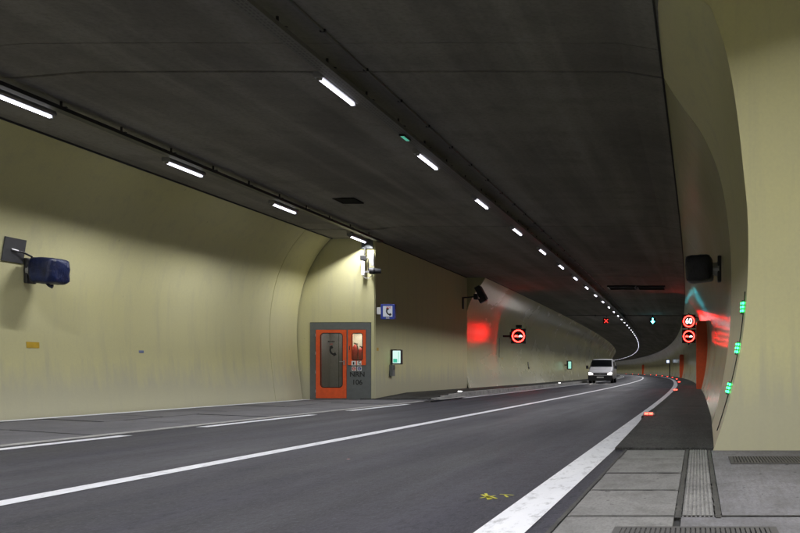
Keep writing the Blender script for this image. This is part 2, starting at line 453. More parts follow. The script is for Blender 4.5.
def grate(name, label, x0, x1, y0, y1, bars, z=.006):
    t = tag(link(name, None), label, 'drain grate'); t.location = ((x0+x1)/2, (y0+y1)/2, z)
    hx, hy = (x1-x0)/2, (y1-y0)/2
    f = MB()
    for sx in (-1, 1): f.box((sx*(hx-.02), 0, .004), (.04, 2*hy, .012))
    for sy in (-1, 1): f.box((0, sy*(hy-.02), .004), (2*hx-.08, .04, .012))
    f.build('frame', M['iron'], t)
    MB().box((0, 0, -.001), (2*hx-.02, 2*hy-.02, .003)).build('pit', M['dirt'], t)
    for i in range(bars):
        x = -hx + .04 + (2*hx-.08)*(i+.5)/bars
        MB().box((x, 0, .0045), ((2*hx-.08)/bars*.70, 2*hy-.08, .010)).build('bar', M['iron'], t)
    return t
grate('drain_grate', 'rectangular cast iron drain grate in the concrete beside the yellow wall end', .30, 1.25, 8.24, 8.92, 30, .007)
grate('drain_grate', 'long dark drain grate at the bottom edge of the picture below the cover slabs', -.45, .42, 4.55, 4.86, 30, .007)

# raised walkways
WT = .15
def walkway(name, x_in, x_out, s0, ramp, side):
    """x_in: kerb side, x_out: wall side"""
    rows = []
    for s in [s0, s0 + .001] + srange(s0 + .4, s0 + ramp, .5) + srange(s0 + ramp + 3, SMAX, 3):
        h = .028 + (WT-.028)*min(1, max(0, (s - s0)/ramp))
        if s == s0: h = -.02
        xi = x_in(s)
        rows.append([P(s, xi, -.02), P(s, xi, h), P(s, x_out, h)])
    return tag(MB().grid(rows).build(name, M['walk_asphalt']), kind='structure')
walkway('right_walkway', lambda s: -.905 + .045*min(1, max(0, (s-9.8)/3)), .7, 9.80, 4.2, 1)
lw = walkway('left_walkway', lambda s: -8.30, -10.4, 27.79, 3.2, -1)
# kerb stones of the left walkway: near ones single, the rest one run
for i in range(34):
    a = 28.0 + i*1.0; h = .02 + (WT-.02)*min(1, (i+.5)/3.2)
    st = MB().box((0, 0, (h-.02)/2+.004), (.15, .975, h+.02)).build('kerb_stone', M['kerb'], lw, bevel=.012)
    st.location = P(a + .5, -8.215, 0); st.rotation_euler = (0, 0, theta(a+.5))
kr = MB().grid([[P(s, -8.14, -.01), P(s, -8.14, WT+.006), P(s, -8.29, WT+.006)] for s in srange(62, SMAX, 3)])
kr.build('kerb_run', M['kerb'], lw)
tag(strip(27.76, SMAX, -8.135, -7.9, .002, 3).build('gutter', M['kerb']), kind='structure')
# kerb edge of the right walkway, flush dark concrete lip
MB().grid([[P(s, -.90+.04*min(1, max(0, (s-14)/3)), -.01), P(s, -.90+.04*min(1, max(0, (s-14)/3)), WT+.004), P(s, -.78, WT+.004)] for s in srange(14.2, SMAX, 3)]).build('kerb_run', M['walk_asphalt'], bpy.data.objects['right_walkway'])

# ------------------------------------------------------------------ tunnel walls and ceiling
PB = spline([(.15, -.03), (.26, .35), (.355, .8), (.43, 1.3), (.465, 1.9), (.455, 2.5), (.41, 3.0), (.33, 3.47), (.21, 3.85), (.03, 4.22), (-.19, 4.52), (-.37, 4.78), (-.51, 5.02)], 36)
PA = spline([(.15, -.03), (.28, .35), (.40, .8), (.49, 1.3), (.535, 1.9), (.535, 2.5), (.49, 3.0), (.44, 3.47), (.38, 3.9), (.30, 4.3), (.19, 4.64), (.09, 4.83), (-.18, 4.925), (-.50, 4.965)], 36)
def prof_right(s):
    if s >= 12.6: return PB
    t = (s - 9.7)/2.9; out = []
    for k, (a, b) in enumerate(zip(PA, PB)):
        q = t**(1/(1 + 3.0*(k/(len(PA)-1))**6)); q = q*q*(3-2*q)
        out.append((a[0]*(1-q)+b[0]*q, a[1]*(1-q)+b[1]*q))
    return out
def rx(s, z):
    pr = prof_right(s)
    for (xa, za), (xb, zb) in zip(pr[:-1], pr[1:]):
        if za <= z <= zb: return xa + (xb-xa)*(z-za)/(zb-za)
    return pr[-1][0]
def prof_left(s): return [(2*CX - x, z) for x, z in PB]
PBAY = spline([(-12.16, -.03), (-12.22, .4), (-12.29, 1.0), (-12.34, 1.7), (-12.34, 2.3), (-12.28, 2.9), (-12.15, 3.5), (-11.96, 4.0), (-11.71, 4.45), (-11.46, 4.78), (-11.25, 5.02)], 36)
def lining(parent, s0, s1, prof, out, mat='wall'):
    """one ring segment with both end edges set back, so that the joint is a real groove"""
    mb = MB(); row = lambda s, rec: [P(s, x + out*rec, z) for x, z in prof(s)]
    mb.grid([row(s, 0) for s in [s0 + .013] + srange(s0 + .5, s1 - .5, .5 if s0 < 13 else 1.6) + [s1 - .013]])
    mb.grid([row(s0, .05), row(s0 + .013, 0)]); mb.grid([row(s1 - .013, 0), row(s1, .05)])
    return mb.build('lining_segment', M[mat], parent, smooth=True)
wr = tag(link('right_tunnel_wall', None), kind='structure')
wl = tag(link('left_tunnel_wall', None), kind='structure')
wb = tag(link('lay_by_wall', None), kind='structure')
edges = [9.7] + [j for j in JOINTS if j > 10 and j < SMAX] 
for a, b in zip(edges[:-1], edges[1:]): lining(wr, a, b, prof_right, 1, 'wall_edge' if a < 10 else 'wall')
edges = [j for j in JOINTS if j > 39 and j < SMAX]
for a, b in zip(edges[:-1], edges[1:]): lining(wl, a, b, prof_left, -1, 'wall_left')
edges = [-27.6, -14.2, -.8, 12.6, 26.0, 27.8]
for a, b in zip(edges[:-1], edges[1:]): lining(wb, a, b, lambda s: PBAY, -1, 'wall_matt')
# far caps: the bore simply goes on beyond what one can see, close it
def cap(s, name):
    return tag(MB().poly([P(s, -13, -.1), P(s, 6, -.1), P(s, 6, 5.4), P(s, -13, 5.4)]).build(name, M['ceiling']), kind='structure')
cap(SMAX - 2, 'far_end'); cap(-27.4, 'rear_end')

# end wall of the right lay-by, cut along the bore
ew = MB(); pts = [(x, z) for x, z in prof_right(9.7)]
ew.grid([[(x, 9.7, z), (4.6, 9.7, z)] for x, z in pts])
ew.grid([[(x, 9.7, z), (x, 9.74, z)] for x, z in pts])
e_ = tag(ew.build('lay_by_end_wall', M['wall_matt']), kind='structure')
# right lay-by side wall behind the camera
tag(MB().grid([[Vector((-(x+12.0) + 4.0, s, z)) for x, z in PBAY] for s in srange(-27.6, 9.72, 3)]).build('right_lay_by_wall', M['wall_matt'], smooth=True), kind='structure')

# wall with the door of the emergency niche (plane across the lay-by) and side wall of the niche block
DW = 27.8
DX0, DX1, DZ1 = -11.985, -10.10, 2.39
NX = -9.98
nb = MB()
def pr_x(z):
    for (xa, za), (xb, zb) in zip(PBAY[:-1], PBAY[1:]):
        if za <= z <= zb: return xa + (xb-xa)*(z-za)/(zb-za)
    return PBAY[-1][0]
zs = [-.03, .4, .8, 1.2, 1.6, 2.0, DZ1]
nb.grid([[(pr_x(z)-.05, DW, z), (DX0, DW, z)] for z in zs])
nb.grid([[(DX1, DW, z), (NX-.03, DW, z)] for z in zs])
zs = [DZ1 + (5.02-DZ1)*k/10 for k in range(11)]
nb.grid([[(pr_x(z)-.05, DW, z), (NX-.03, DW, z)] for z in zs])
for x in (DX0, DX1): nb.grid([[(x, DW, -.03), (x, DW+.3, -.03)], [(x, DW, DZ1), (x, DW+.3, DZ1)]])
nb.grid([[(DX0, DW, DZ1), (DX1, DW, DZ1)], [(DX0, DW+.3, DZ1), (DX1, DW+.3, DZ1)]])
nb.grid([[(NX-.03, DW, -.03), (NX, DW+.03, -.03)], [(NX-.03, DW, 5.02), (NX, DW+.03, 5.02)]])      # chamfered corner
nb.grid([[P(s, NX, -.03), P(s, NX, 2.5), P(s, NX, 5.02)] for s in srange(DW+.03, 39.4, 2)])
nb.grid([[P(39.4, NX, z), P(39.4, NX-.5, z)] for z in (-.03, 5.02)])
nb.grid([[P(39.401, 2*CX - x, z), P(39.401, NX - .02, z)] for x, z in PB if 2*CX - x > NX - .02 and z > 2.5])
tag(nb.build('niche_wall', M['wall_matt']), kind='structure')

# ceiling slabs with recessed joints
ce = tag(link('tunnel_ceiling', None), kind='structure')
def ceil_prof(s):
    lx = [(-13.2, 4.965), (-9.55, 4.965), (-8.55, CEIL)] if s < 26 else [(-13.2, 4.965), (-9.16, 4.965), (-8.66, CEIL)]
    return lx + [(-6.5, CEIL+.006), (-4.8, CEIL), (-3.0, CEIL+.006), (-1.02, CEIL), (-.50, 4.965), (5.2, 4.965)]
bl = []
for j0, j1 in zip(JOINTS[:-1], JOINTS[1:]):
    bl += [(j0, j1 - 1.1), (j1 - 1.1, j1)]
for a, b in bl:
    if b < SMIN or a > SMAX: continue
    pr = ceil_prof((a+b)/2); rows = []
    big = any(abs(a - j) < .01 for j in JOINTS)
    ga, gb = (.034, .010) if big else (.010, .034)
    for s, up in [(a + ga, .055)] + [(q, 0) for q in srange(a + ga + .0005, b - gb - .0005, 3)] + [(b - gb, .055)]:
        rows.append([P(s, x, z+up) for x, z in pr])
    MB().grid(rows).build('ceiling_slab', M['ceiling'], ce)
MB().grid([[P(s, -13.4, 5.11), P(s, 5.4, 5.11)] for s in srange(SMIN, SMAX, 4)]).build('roof_void', M['joint'], ce)
# black tubes imitating the shadow line where walls meet the ceiling
MB().tube([(-11.27, s, 4.955) for s in (-27, 0, 27.7)], .022, 6).build('crevice_shade', M['joint'], wb)
sl = MB().tube([P(s, -.497, 4.963) for s in srange(9.8, SMAX-4, 3)], .014, 6).build('crevice_shade', M['joint'], wr)
MB().tube([P(s, NX+.01, 4.958) for s in srange(27.9, 39.3, 3)], .018, 6).build('crevice_shade', M['joint'], bpy.data.objects['niche_wall'])
sl2 = MB().tube([P(s, 2*CX+.515, 4.963) for s in srange(39.5, SMAX-4, 3)], .016, 6).build('crevice_shade', M['joint'], wl)

# ------------------------------------------------------------------ lamps
light_d = bpy.data.lights.new('lamp_light', 'AREA'); light_d.shape = 'RECTANGLE'
light_d.size = .042; light_d.size_y = 1.14; light_d.energy = LAMP_W; light_d.color = (0.97, 0.965, 1.0); light_d.spread = math.radians(180)
# photometric distribution of the luminaire: wide to both sides, cut off sharply by its side reflectors
light_d.use_nodes = True
lt = light_d.node_tree; lg = G(lt); em = lt.nodes['Emission']
geo_ = lg.n('ShaderNodeNewGeometry'); sp_ = lg.n('ShaderNodeSeparateXYZ'); lt.links.new(geo_.outputs['Incoming'], sp_.inputs[0])
def lmath(op, a, b=None):
    o = lg.n('ShaderNodeMath', operation=op)
    for i_, v_ in enumerate((a, b)):
        if v_ is None: continue
        if hasattr(v_, 'links'): lt.links.new(v_, o.inputs[i_])
        else: o.inputs[i_].default_value = v_
    return o.outputs[0]
ax_ = lmath('ABSOLUTE', sp_.outputs['X']); az_ = lmath('MAXIMUM', lmath('ABSOLUTE', sp_.outputs['Z']), .02)
tn_ = lmath('DIVIDE', ax_, az_)
boost_ = lmath('SQRT', lmath('ADD', lmath('MULTIPLY', tn_, tn_), 1.0))
mr_ = lg.n('ShaderNodeMapRange', interpolation_type='SMOOTHSTEP')
lt.links.new(tn_, mr_.inputs['Value']); mr_.inputs['From Min'].default_value = CUT0; mr_.inputs['From Max'].default_value = CUT1
mr_.inputs['To Min'].default_value = 1.0; mr_.inputs['To Max'].default_value = 0.0
lt.links.new(lmath('MULTIPLY', boost_, mr_.outputs[0]), em.inputs['Strength'])
def make_lamp():
    t = link('tunnel_lamp', None)
    h = MB()                                                     # origin at the lower face of the ceiling slab
    h.prism_y([(-.075, -.10), (.075, -.10), (.085, -.155), (.07, -.185), (-.07, -.185), (-.085, -.155)], -.62, .62)
    h.build('housing', M['housing'], t, bevel=.006)
    d = MB(); n = 7
    pr = [(.029*math.cos(math.pi*(1 + i/(n-1))), -.186 + .034*math.sin(math.pi*(1 + i/(n-1)))) for i in range(n)]
    d.prism_y(pr, -.575, .575); d.build('tube_cover', M['tube'], t)
    for sy in (-.58, .58):
        MB().box((0, sy + (.012 if sy > 0 else -.012), -.203), (.08, .018, .036)).build('end_cap', M['housing'], t, bevel=.004)
    for sy in (-.42, .42):
        MB().box((0, sy, -.05), (.03, .03, .102)).build('bracket', M['dark_steel'], t)
    l = link('lamp_light', light_d, t); l.location = (0, 0, -.2235)
    return t
proto = make_lamp(); used = [False]
ORD = ['first', 'second', 'third', 'fourth', 'fifth', 'sixth', 'seventh', 'eighth', 'ninth', 'tenth', 'eleventh', 'twelfth', 'thirteenth', 'fourteenth', 'fifteenth', 'sixteenth']
light_strong = light_d.copy(); light_strong.name = 'strong_lamp_light'; light_strong.energy = LAMP_W*1.7  # stronger, wider copy for the unseen row that brightens the right end wall
for n_ in light_strong.node_tree.nodes:
    if n_.type == 'MAP_RANGE': n_.inputs['From Min'].default_value = .3; n_.inputs['From Max'].default_value = 3.6
def lamp(s, x, label, group, zc):
    t = proto if not used[0] else copy_tree(proto); used[0] = True
    t.location = P(s, x, zc); t.rotation_euler = (0, 0, theta(s)); tag(t, label, 'lamp', group)
    if x > 0:
        for ch in t.children:
            if ch.type == 'LIGHT': ch.data = light_strong
LS = 12.88
k = -9
while LS + 4.285*k < SMAX - 6:
    s = LS + 4.285*k
    if k < 0: lab = 'tube lamp over the road behind the camera, outside the picture'
    elif k < 16: lab = f'lit tube lamp under the cable tray over the road, {ORD[k]} from the camera'
    else: lab = 'tiny far lamp in the chain of lights that bends left behind the van'
    lamp(s, -5.17, lab, 'lamp row under the ceiling cable tray', CEIL)
    k += 1
for k in range(-8, 4):
    lab = 'tube lamp over the left lay-by nearer than the picture shows' if k < 0 else f'lit tube lamp over the yellow lay-by wall, {ORD[k]} from the left edge'
    lamp(13.3 + 4.22*k if k < 3 else 26.9, -10.0 if k < 3 else -10.15, lab, 'lamp row over the left lay-by', 4.985 if k < 3 else 5.0)
for k in range(-11, 1):  # row added out of view, closely spaced to light the end wall and slabs
    lamp(5.2 + 2.11*k, 1.9, 'unseen tube lamp over the right lay-by, added to brighten the wall end', 'unseen lamp row over the right lay-by', 4.985)

# cable trays under the ceiling
def tray(name, label, x0, x1, zb, s0, s1, near, ceil_z, perforated):
    t = tag(link(name, None), label, 'cable tray')
    ss = srange(s0, s1, 3)
    MB().grid([[P(s, x0, zb+.06), P(s, x0, zb), P(s, x1, zb), P(s, x1, zb+.06)] for s in ss]).build('channel', M['tray'] if perforated else M['dark_steel'], t)
    MB().grid([[P(s, x0+.01, zb+.05), P(s, x1-.01, zb+.05)] for s in ss]).build('cable_bundle', M['black'], t)
    if perforated:
        pf = MB(); s = max(s0, 8.0)
        while s < 34:
            for xx in (x0+.05, x0+.10, x0+.15):
                pf.box((0, 0, 0), (.001, .001, .001)) if False else pf.quad(P(s, xx-.012, zb-.002), P(s+.05, xx-.012, zb-.002), P(s+.05, xx+.012, zb-.002), P(s, xx+.012, zb-.002))
            s += .085
        o = pf.build('perforation', M['black'], t); o['kind'] = 'stuff'
    s = near
    while s < min(s1, 70):
        h = MB(); xm = (x0+x1)/2
        h.box((0, 0, (ceil_z - zb)/2 + .03), (.025, .025, ceil_z - zb - .06 + .004)); h.box((0, 0, .065), (x1-x0+.04, .03, .012))
        o = h.build('hanger', M['dark_steel'], t); o.location = P(s, xm, zb); o.rotation_euler = (0, 0, theta(s))
        s += 1.43
    return t
tray('cable_tray', 'long galvanised cable tray hung along the middle of the ceiling beside the lamps', -5.07, -4.87, 4.86, SMIN, SMAX-4, 9.2, CEIL, True)
tray('cable_tray', 'dark thin cable duct along the ceiling edge of the left lay-by', -9.76, -9.62, 4.81, -26, 27.6, 9.4, 4.97, False)
t = tag(link('ceiling_conduit', None), 'thin grey conduit on the ceiling to the right of the cable tray', 'conduit')
MB().tube([P(s, -4.60, CEIL-.018) for s in srange(SMIN, SMAX-4, 3)], .018, 6).build('pipe', M['tray'], t)
for k in range(30):
    o = MB().box((0, 0, -.018), (.07, .025, .040)).build('clip', M['dark_steel'], t); o.location = P(9.6 + 1.43*k, -4.60, CEIL); o.rotation_euler = (0, 0, theta(9.6+1.43*k))
# small green exit indicator on the tray
t = thing('tray_indicator', 'small green glowing indicator on the cable tray between the first two lamps', 'indicator', 15.35, -5.0, 4.845)
MB().box((0, 0, 0), (.10, .34, .03)).build('case', M['black'], t, bevel=.004)
for k in range(5): MB().box((0, -.13+.065*k, -.0165), (.06, .03, .004)).build('led', emit('indicator_green', (.15, .8, .55), .7) if k == 0 else bpy.data.materials['indicator_green'], t)
# hatches on the ceiling
t = thing('ceiling_hatch', 'small dark square hatch on the ceiling above the lay-by', 'hatch', 22.0, -8.55, CEIL)
MB().box((0, 0, -.012), (.44, .58, .02)).build('plate', M['matt_black'], t, bevel=.004)
fr = MB()
for sx in (-1, 1): fr.box((sx*.24, 0, -.016), (.04, .66, .032))
for sy in (-1, 1): fr.box((0, sy*.31, -.016), (.44, .04, .032))
fr.build('frame', M['matt_black'], t)
t = thing('exhaust_damper', 'dark twin exhaust air damper on the ceiling above the right lane', 'air damper', 44.5, -2.85, CEIL)
for sx in (-1, 1):
    fr = MB()
    for a in (-1, 1): fr.box((sx*.72 + a*.66, 0, -.04), (.06, 1.5, .08))
    for a in (-1, 1): fr.box((sx*.72, a*.72, -.04), (1.26, .06, .08))
    fr.build('frame', M['dark_steel'], t)
    for i in range(8):
        MB().box((sx*.72, -.6 + .17*i, -.035), (1.26, .14, .01), Matrix.Rotation(.35, 3, 'X')).build('blade', M['iron'], t)

# ------------------------------------------------------------------ door of the emergency niche
t = tag(link('emergency_booth_door', None), 'orange-red glazed door and side window in grey frame at the lay-by end wall', 'door')
t.location = (0, DW, 0)
def mx(u): return (u - VPX)/FPX*DW
def mz(v): return EYE + (VPY - v)/FPX*DW
def rrect(x0, z0, x1, z1, r, n=6):
    out = []
    for cx, cz, a0 in ((x1-r, z0+r, -90), (x1-r, z1-r, 0), (x0+r, z1-r, 90), (x0+r, z0+r, 180)):
        for i in range(n+1):
            a = math.radians(a0 + 90*i/n); out.append((cx + r*math.cos(a), cz + r*math.sin(a)))
    return out
def panel_with_window(x0, z0, x1, z1, w, y0, y1, r):
    """flat leaf with a rounded opening w=(x0,z0,x1,z1)"""
    n = 6; inner = rrect(*w, r, n); m = len(inner)
    outer = []
    for (cx, cz) in ((x1, z0), (x1, z1), (x0, z1), (x0, z0)): outer += [(cx, cz)]*(n+1)
    mb = MB(); i = len(mb.v)
    for y in (y0, y1):
        mb.v += [(x, y, z) for x, z in outer] + [(x, y, z) for x, z in inner]
    for k in range(m):
        j = (k+1) % m
        if outer[k] != outer[j]: mb.f.append((k, j, m+j, m+k)); mb.f.append((2*m+k, 3*m+k, 3*m+j, 2*m+j)); mb.f.append((k, 2*m+k, 2*m+j, j))
        else: mb.f.append((k, m+j, m+k)); mb.f.append((2*m+k, 3*m+k, 3*m+j))
        mb.f.append((m+k, m+j, 3*m+j, 3*m+k))
    return mb
FX0, FX1 = DX0 + .003, DX1 - .003
ax0, ax1, az0, az1 = mx(316.2), mx(346.9), .045, mz(329.6)       # door leaf
bx0, bx1, bz0, bz1 = mx(348.2), mx(366.2), mz(365.2), mz(329.6)   # side window
f = MB()
f.box(((FX0+ax0)/2, .03, 1.19), (ax0-FX0, .10, 2.374)); f.box(((bx1+FX1)/2, .03, 1.19), (FX1-bx1, .10, 2.374))
f.box(((ax0+bx1)/2, .03, (az1+2.377)/2), (bx1-ax0, .10, 2.377-az1))
f.box(((ax1+bx0)/2, .03, az1/2), (bx0-ax1, .10, az1)); f.box(((ax0+ax1)/2, .03, .02), (ax1-ax0, .10, .04))
f.build('frame', M['grey_frame'], t)
MB().box(((bx0+bx1)/2, .035, bz0/2), (bx1-bx0, .09, bz0-.004)).build('lower_panel', M['grey_frame'], t)
gw = (mx(321.0), mz(387.3), mx(342.9), mz(333.2)); sw = (mx(352.4), mz(360.2), mx(362.9), mz(333.2))
leaf = panel_with_window(ax0+.006, az0, ax1-.006, az1-.006, gw, -.035, .03, .10).build('door_leaf', M['orange'], t)
sidep = panel_with_window(bx0+.004, bz0+.004, bx1-.004, bz1-.006, sw, -.028, .03, .06).build('side_window_panel', M['orange'], t)
def gasket(w_, r, par, y):
    mb = MB(); a = rrect(w_[0]-.012, w_[1]-.012, w_[2]+.012, w_[3]+.012, r+.012); b = rrect(w_[0]+.014, w_[1]+.014, w_[2]-.014, w_[3]-.014, r-.014)
    m = len(a); mb.v = [(x, y, z) for x, z in a] + [(x, y, z) for x, z in b]
    for k in range(m): j = (k+1) % m; mb.f.append((k, j, m+j, m+k))
    return mb.build('gasket', M['black'], par)
gasket(gw, .10, leaf, -.037); gasket(sw, .06, sidep, -.030)
MB().prism_y(rrect(*gw, .10), -.012, -.006).build('pane', M['glass'], leaf)
MB().prism_y(rrect(*sw, .06), -.008, -.002).build('pane', M['glass'], sidep)
hx_, hz_ = mx(344.6), mz(362.6)
hd = MB(); hd.box((hx_, -.045, hz_), (.035, .02, .15)); hd.tube([(hx_, -.05, hz_+.03), (hx_, -.09, hz_+.03), (hx_-.13, -.09, hz_+.03)], .011, 8)
hd.build('handle', M['galv'], leaf)
MB().tube([(mx(350), -.032, mz(346)), (mx(350), -.032, mz(350))], .012, 8).build('handle', M['black'], sidep)
for v in (335, 353, 372, 391): MB().tube([(ax0-.004, -.042, mz(v)-.045), (ax0-.004, -.042, mz(v)+.045)], .016, 8).build('hinge', M['galv'], t)
# handset symbol on the glass
def handset(cx, cz, h, y, mat, parent, name='handset_symbol', tilt=25):
    mb = MB(); a = []; n = 14
    R = h*.62
    for i in range(n+1):
        t_ = math.radians(125 + 110*i/n); a.append((R*math.cos(t_), R*math.sin(t_)))
    for i in range(n+1):
        t_ = math.radians(235 - 110*i/n); a.append((R*.68*math.cos(t_), R*.68*math.sin(t_)))
    ca, sa = math.cos(math.radians(tilt)), math.sin(math.radians(tilt))
    rot = lambda p: (cx + (p[0]+h*.42)*ca - p[1]*sa, cz + (p[0]+h*.42)*sa + p[1]*ca)
    for i in range(n):
        q = [a[i], a[i+1], a[2*n-i], a[2*n+1-i]]
        mb.poly([(rot(p)[0], y, rot(p)[1]) for p in q])
    for ang in (125, 235):
        x0, z0 = R*.86*math.cos(math.radians(ang)), R*.86*math.sin(math.radians(ang))
        q = [(x0-h*.10, z0-h*.17), (x0+h*.25, z0-h*.15), (x0+h*.25, z0+h*.15), (x0-h*.10, z0+h*.17)]
        mb.poly([(rot(p)[0], y-.0008, rot(p)[1]) for p in q])
    return mb.build(name, mat, parent)
handset(mx(331.6), mz(351.5), .27, -.014, M['symbol'], leaf)
MB().box((mx(331.5), -.0135, mz(341.3)), (.20, .002, .016)).build('notice_line', M['symbol'], leaf)
text_mesh('notice_text', 'NOTRUF', .055, M['symbol'], leaf, mx(331.5), -.014, mz(341.8), depth=.0005)
text_mesh('notice_text', 'SOS', .05, M['red'], leaf, mx(331.5), -.014, mz(344.2), depth=.0005)
text_mesh('number', 'NRN', .215, M['letter'], t, mx(357.4), -.0125, mz(374.5), sx=1.02)
text_mesh('number', '106', .215, M['letter'], t, mx(357.4), -.0125, mz(382.4), sx=1.0)
# four small pictograms
for i, (u, v, kind) in enumerate(((354.1, 363.1, 'ext'), (359.6, 363.1, 'phone'), (354.1, 368.6, 'red'), (359.6, 368.6, 'blue'))):
    yb = -.034 if v < 365 else -.0125
    p = MB().box((mx(u), yb, mz(v)), (.135, .008, .135)).build('pictogram', M['white'], t, bevel=.002)
    yy = yb - .0065
    if kind == 'ext': MB().prism_y(rrect(mx(u)-.022, mz(v)-.05, mx(u)+.022, mz(v)+.04, .015), yy, yy+.002).build('symbol', M['symbol'], p)
    elif kind == 'phone': handset(mx(u), mz(v), .10, yy, M['symbol'], p, 'symbol')
    else:
        col = M['red'] if kind == 'red' else M['signblue']
        MB().ring_y((mx(u), mz(v)), .028, .052, yy, yy+.002, 20).build('symbol', col, p)
        MB().box((mx(u)+.012, yy, mz(v)), (.05, .002, .018)).build('symbol', col, p)
# interior of the booth
bo = MB(); d0, d1 = .10, 1.5
bo.quad((DX0, d1, 0), (DX1, d1, 0), (DX1, d1, 2.39), (DX0, d1, 2.39))
for x in (DX0, DX1): bo.quad((x, .31, 0), (x, d1, 0), (x, d1, 2.39), (x, .31, 2.39))
bo.quad((DX0, .1, 2.388), (DX1, .1, 2.388), (DX1, d1, 2.388), (DX0, d1, 2.388)); bo.quad((DX0, .1, .003), (DX1, .1, .003), (DX1, d1, .003), (DX0, d1, .003))
bo.build('booth_interior', M['booth'], t)
MB().box((mx(341.2), .55, 1.2), (.03, .85, 2.3)).build('booth_curtain', M['orange'], t)
for xx_ in (325.5, 337.5): MB().box((mx(xx_)*1.05, 1.495, 1.2), (.012, .008, 2.3)).build('panel_seam', M['black'], t)
MB().box((mx(328), 1.40, 1.25), (.34, .10, .5)).build('call_panel', M['galv'], t, bevel=.01)
cb = MB(); cx0, cx1 = bx0+.02, bx1-.02
cb.quad((cx0, .42, bz0+.02), (cx1, .42, bz0+.02), (cx1, .42, bz1-.02), (cx0, .42, bz1-.02))
for x in (cx0, cx1): cb.quad((x, .04, bz0+.02), (x, .42, bz0+.02), (x, .42, bz1-.02), (x, .04, bz1-.02))
for z in (bz0+.02, bz1-.02): cb.quad((cx0, .04, z), (cx1, .04, z), (cx1, .42, z), (cx0, .42, z))
cb.build('cabinet', M['cream'], t)
MB().box(((cx0+cx1)/2, .12, bz1-.05), (.40, .05, .03)).build('cabinet_lamp', M['cabinet_lit'], t)
cl = bpy.data.lights.new('cabinet_light', 'AREA'); cl.shape = 'RECTANGLE'; cl.size = .4; cl.size_y = .08; cl.energy = 6.0; cl.color = (1, .95, .82)
clo = link('cabinet_light', cl, t); clo.location = ((cx0+cx1)/2, .13, bz1-.075)
bl_ = bpy.data.lights.new('booth_light', 'AREA'); bl_.size = .4; bl_.energy = 6; blo = link('booth_light', bl_, t); blo.location = (mx(330), .9, 2.34)
for i, u in enumerate((355.3, 361.0)):
    e = tag(link('fire_extinguisher', None), f'red fire extinguisher behind the lit side window, {"left" if i == 0 else "right"} of the pair', 'fire extinguisher', 'fire extinguishers in the cabinet')
    e.location = (mx(u)*(DW+.20)/DW, DW + .20, bz0 + .022)
    H_ = .62 if i == 0 else .52
    MB().tube([(0, 0, 0), (0, 0, .01), (0, 0, H_-.10), (0, 0, H_-.04), (0, 0, H_)], [.070, .082, .082, .06, .022], 16).build('cylinder', M['red'], e, smooth=True)
    MB().box((.02, 0, H_+.03), (.12, .03, .03), Matrix.Rotation(.3, 3, 'Y')).build('lever', M['black'], e)
    MB().tube([(0, 0, H_+.01), (.07, -.03, H_-.02), (.10, -.03, H_-.15), (.09, -.03, H_-.35)], .012, 6).build('hose', M['black'], e)

# ------------------------------------------------------------------ things on the niche block
# projecting phone sign
t = thing('phone_sign', 'projecting blue emergency phone sign with handset beside the door wall corner', 'sign', 28.0, -9.60, 2.72)
MB().box((0, 0, 0), (.44, .14, .47)).build('case', M['signblue'], t, bevel=.012)
MB().prism_y(rrect(-.145, -.155, .145, .175, .01), -.0745, -.070).build('lit_face', M['sos_face'], t)
handset(0, -.02, .22, -.0765, M['symbol'], t)
text_mesh('sos_text', 'SOS', .085, M['red'], t, .03, -.0765, .125, depth=.001)
MB().box((-.29, 0, .03), (.14, .06, .22)).build('bracket', M['white'], t, bevel=.006)
text_mesh('sos_text', 'SOS', .06, M['white'], t, .0, -.0735, -.197, depth=.001)
# escape sign light box and grey box
t = thing('escape_light_box', 'lit green and white escape sign box on the niche side wall', 'sign', 29.4, -9.80, 1.34)
MB().box((0, 0, 0), (.34, .18, .48)).build('case', M['black'], t, bevel=.015)
fc = MB().prism_y(rrect(-.10, -.205, .15, .205, .015), -.095, -.090).build('lit_face', M['exit_face'], t)
MB().box((-.02, -.0965, -.12), (.13, .003, .12)).build('running_figure', M['exit_green'], fc)
MB().box((.09, -.0965, .0), (.012, .003, .34)).build('door_mark', M['exit_green'], fc)
t = thing('junction_box', 'small grey switch box on the niche wall under the escape sign', 'switch box', 29.3, -9.92, .90)
MB().box((0, 0, 0), (.115, .22, .36)).build('case', M['grey_frame'], t, bevel=.008)
MB().box((.06, 0, .05), (.012, .06, .05)).build('button', M['black'], t)
MB().tube([(0, 0, .18), (0, 0, .26)], .012, 6).build('conduit', M['grey_frame'], t)
def sticker(label, s, x, z, w_, h_, mat, slant=0.0):
    o = MB().box((0, 0, 0), (.004, w_, h_)); o.box((.0022, 0, 0), (.001, w_*.6, h_*.25))
    o = tag(o.build('wall_sticker', mat), label, 'sticker'); o.location = P(s, x, z); o.rotation_euler = (0, slant, theta(s)); return o
o = sticker('small yellow sticker at the corner beside the orange door', 28.12, NX+.003, 1.56, .16, .10, M['yellow'])

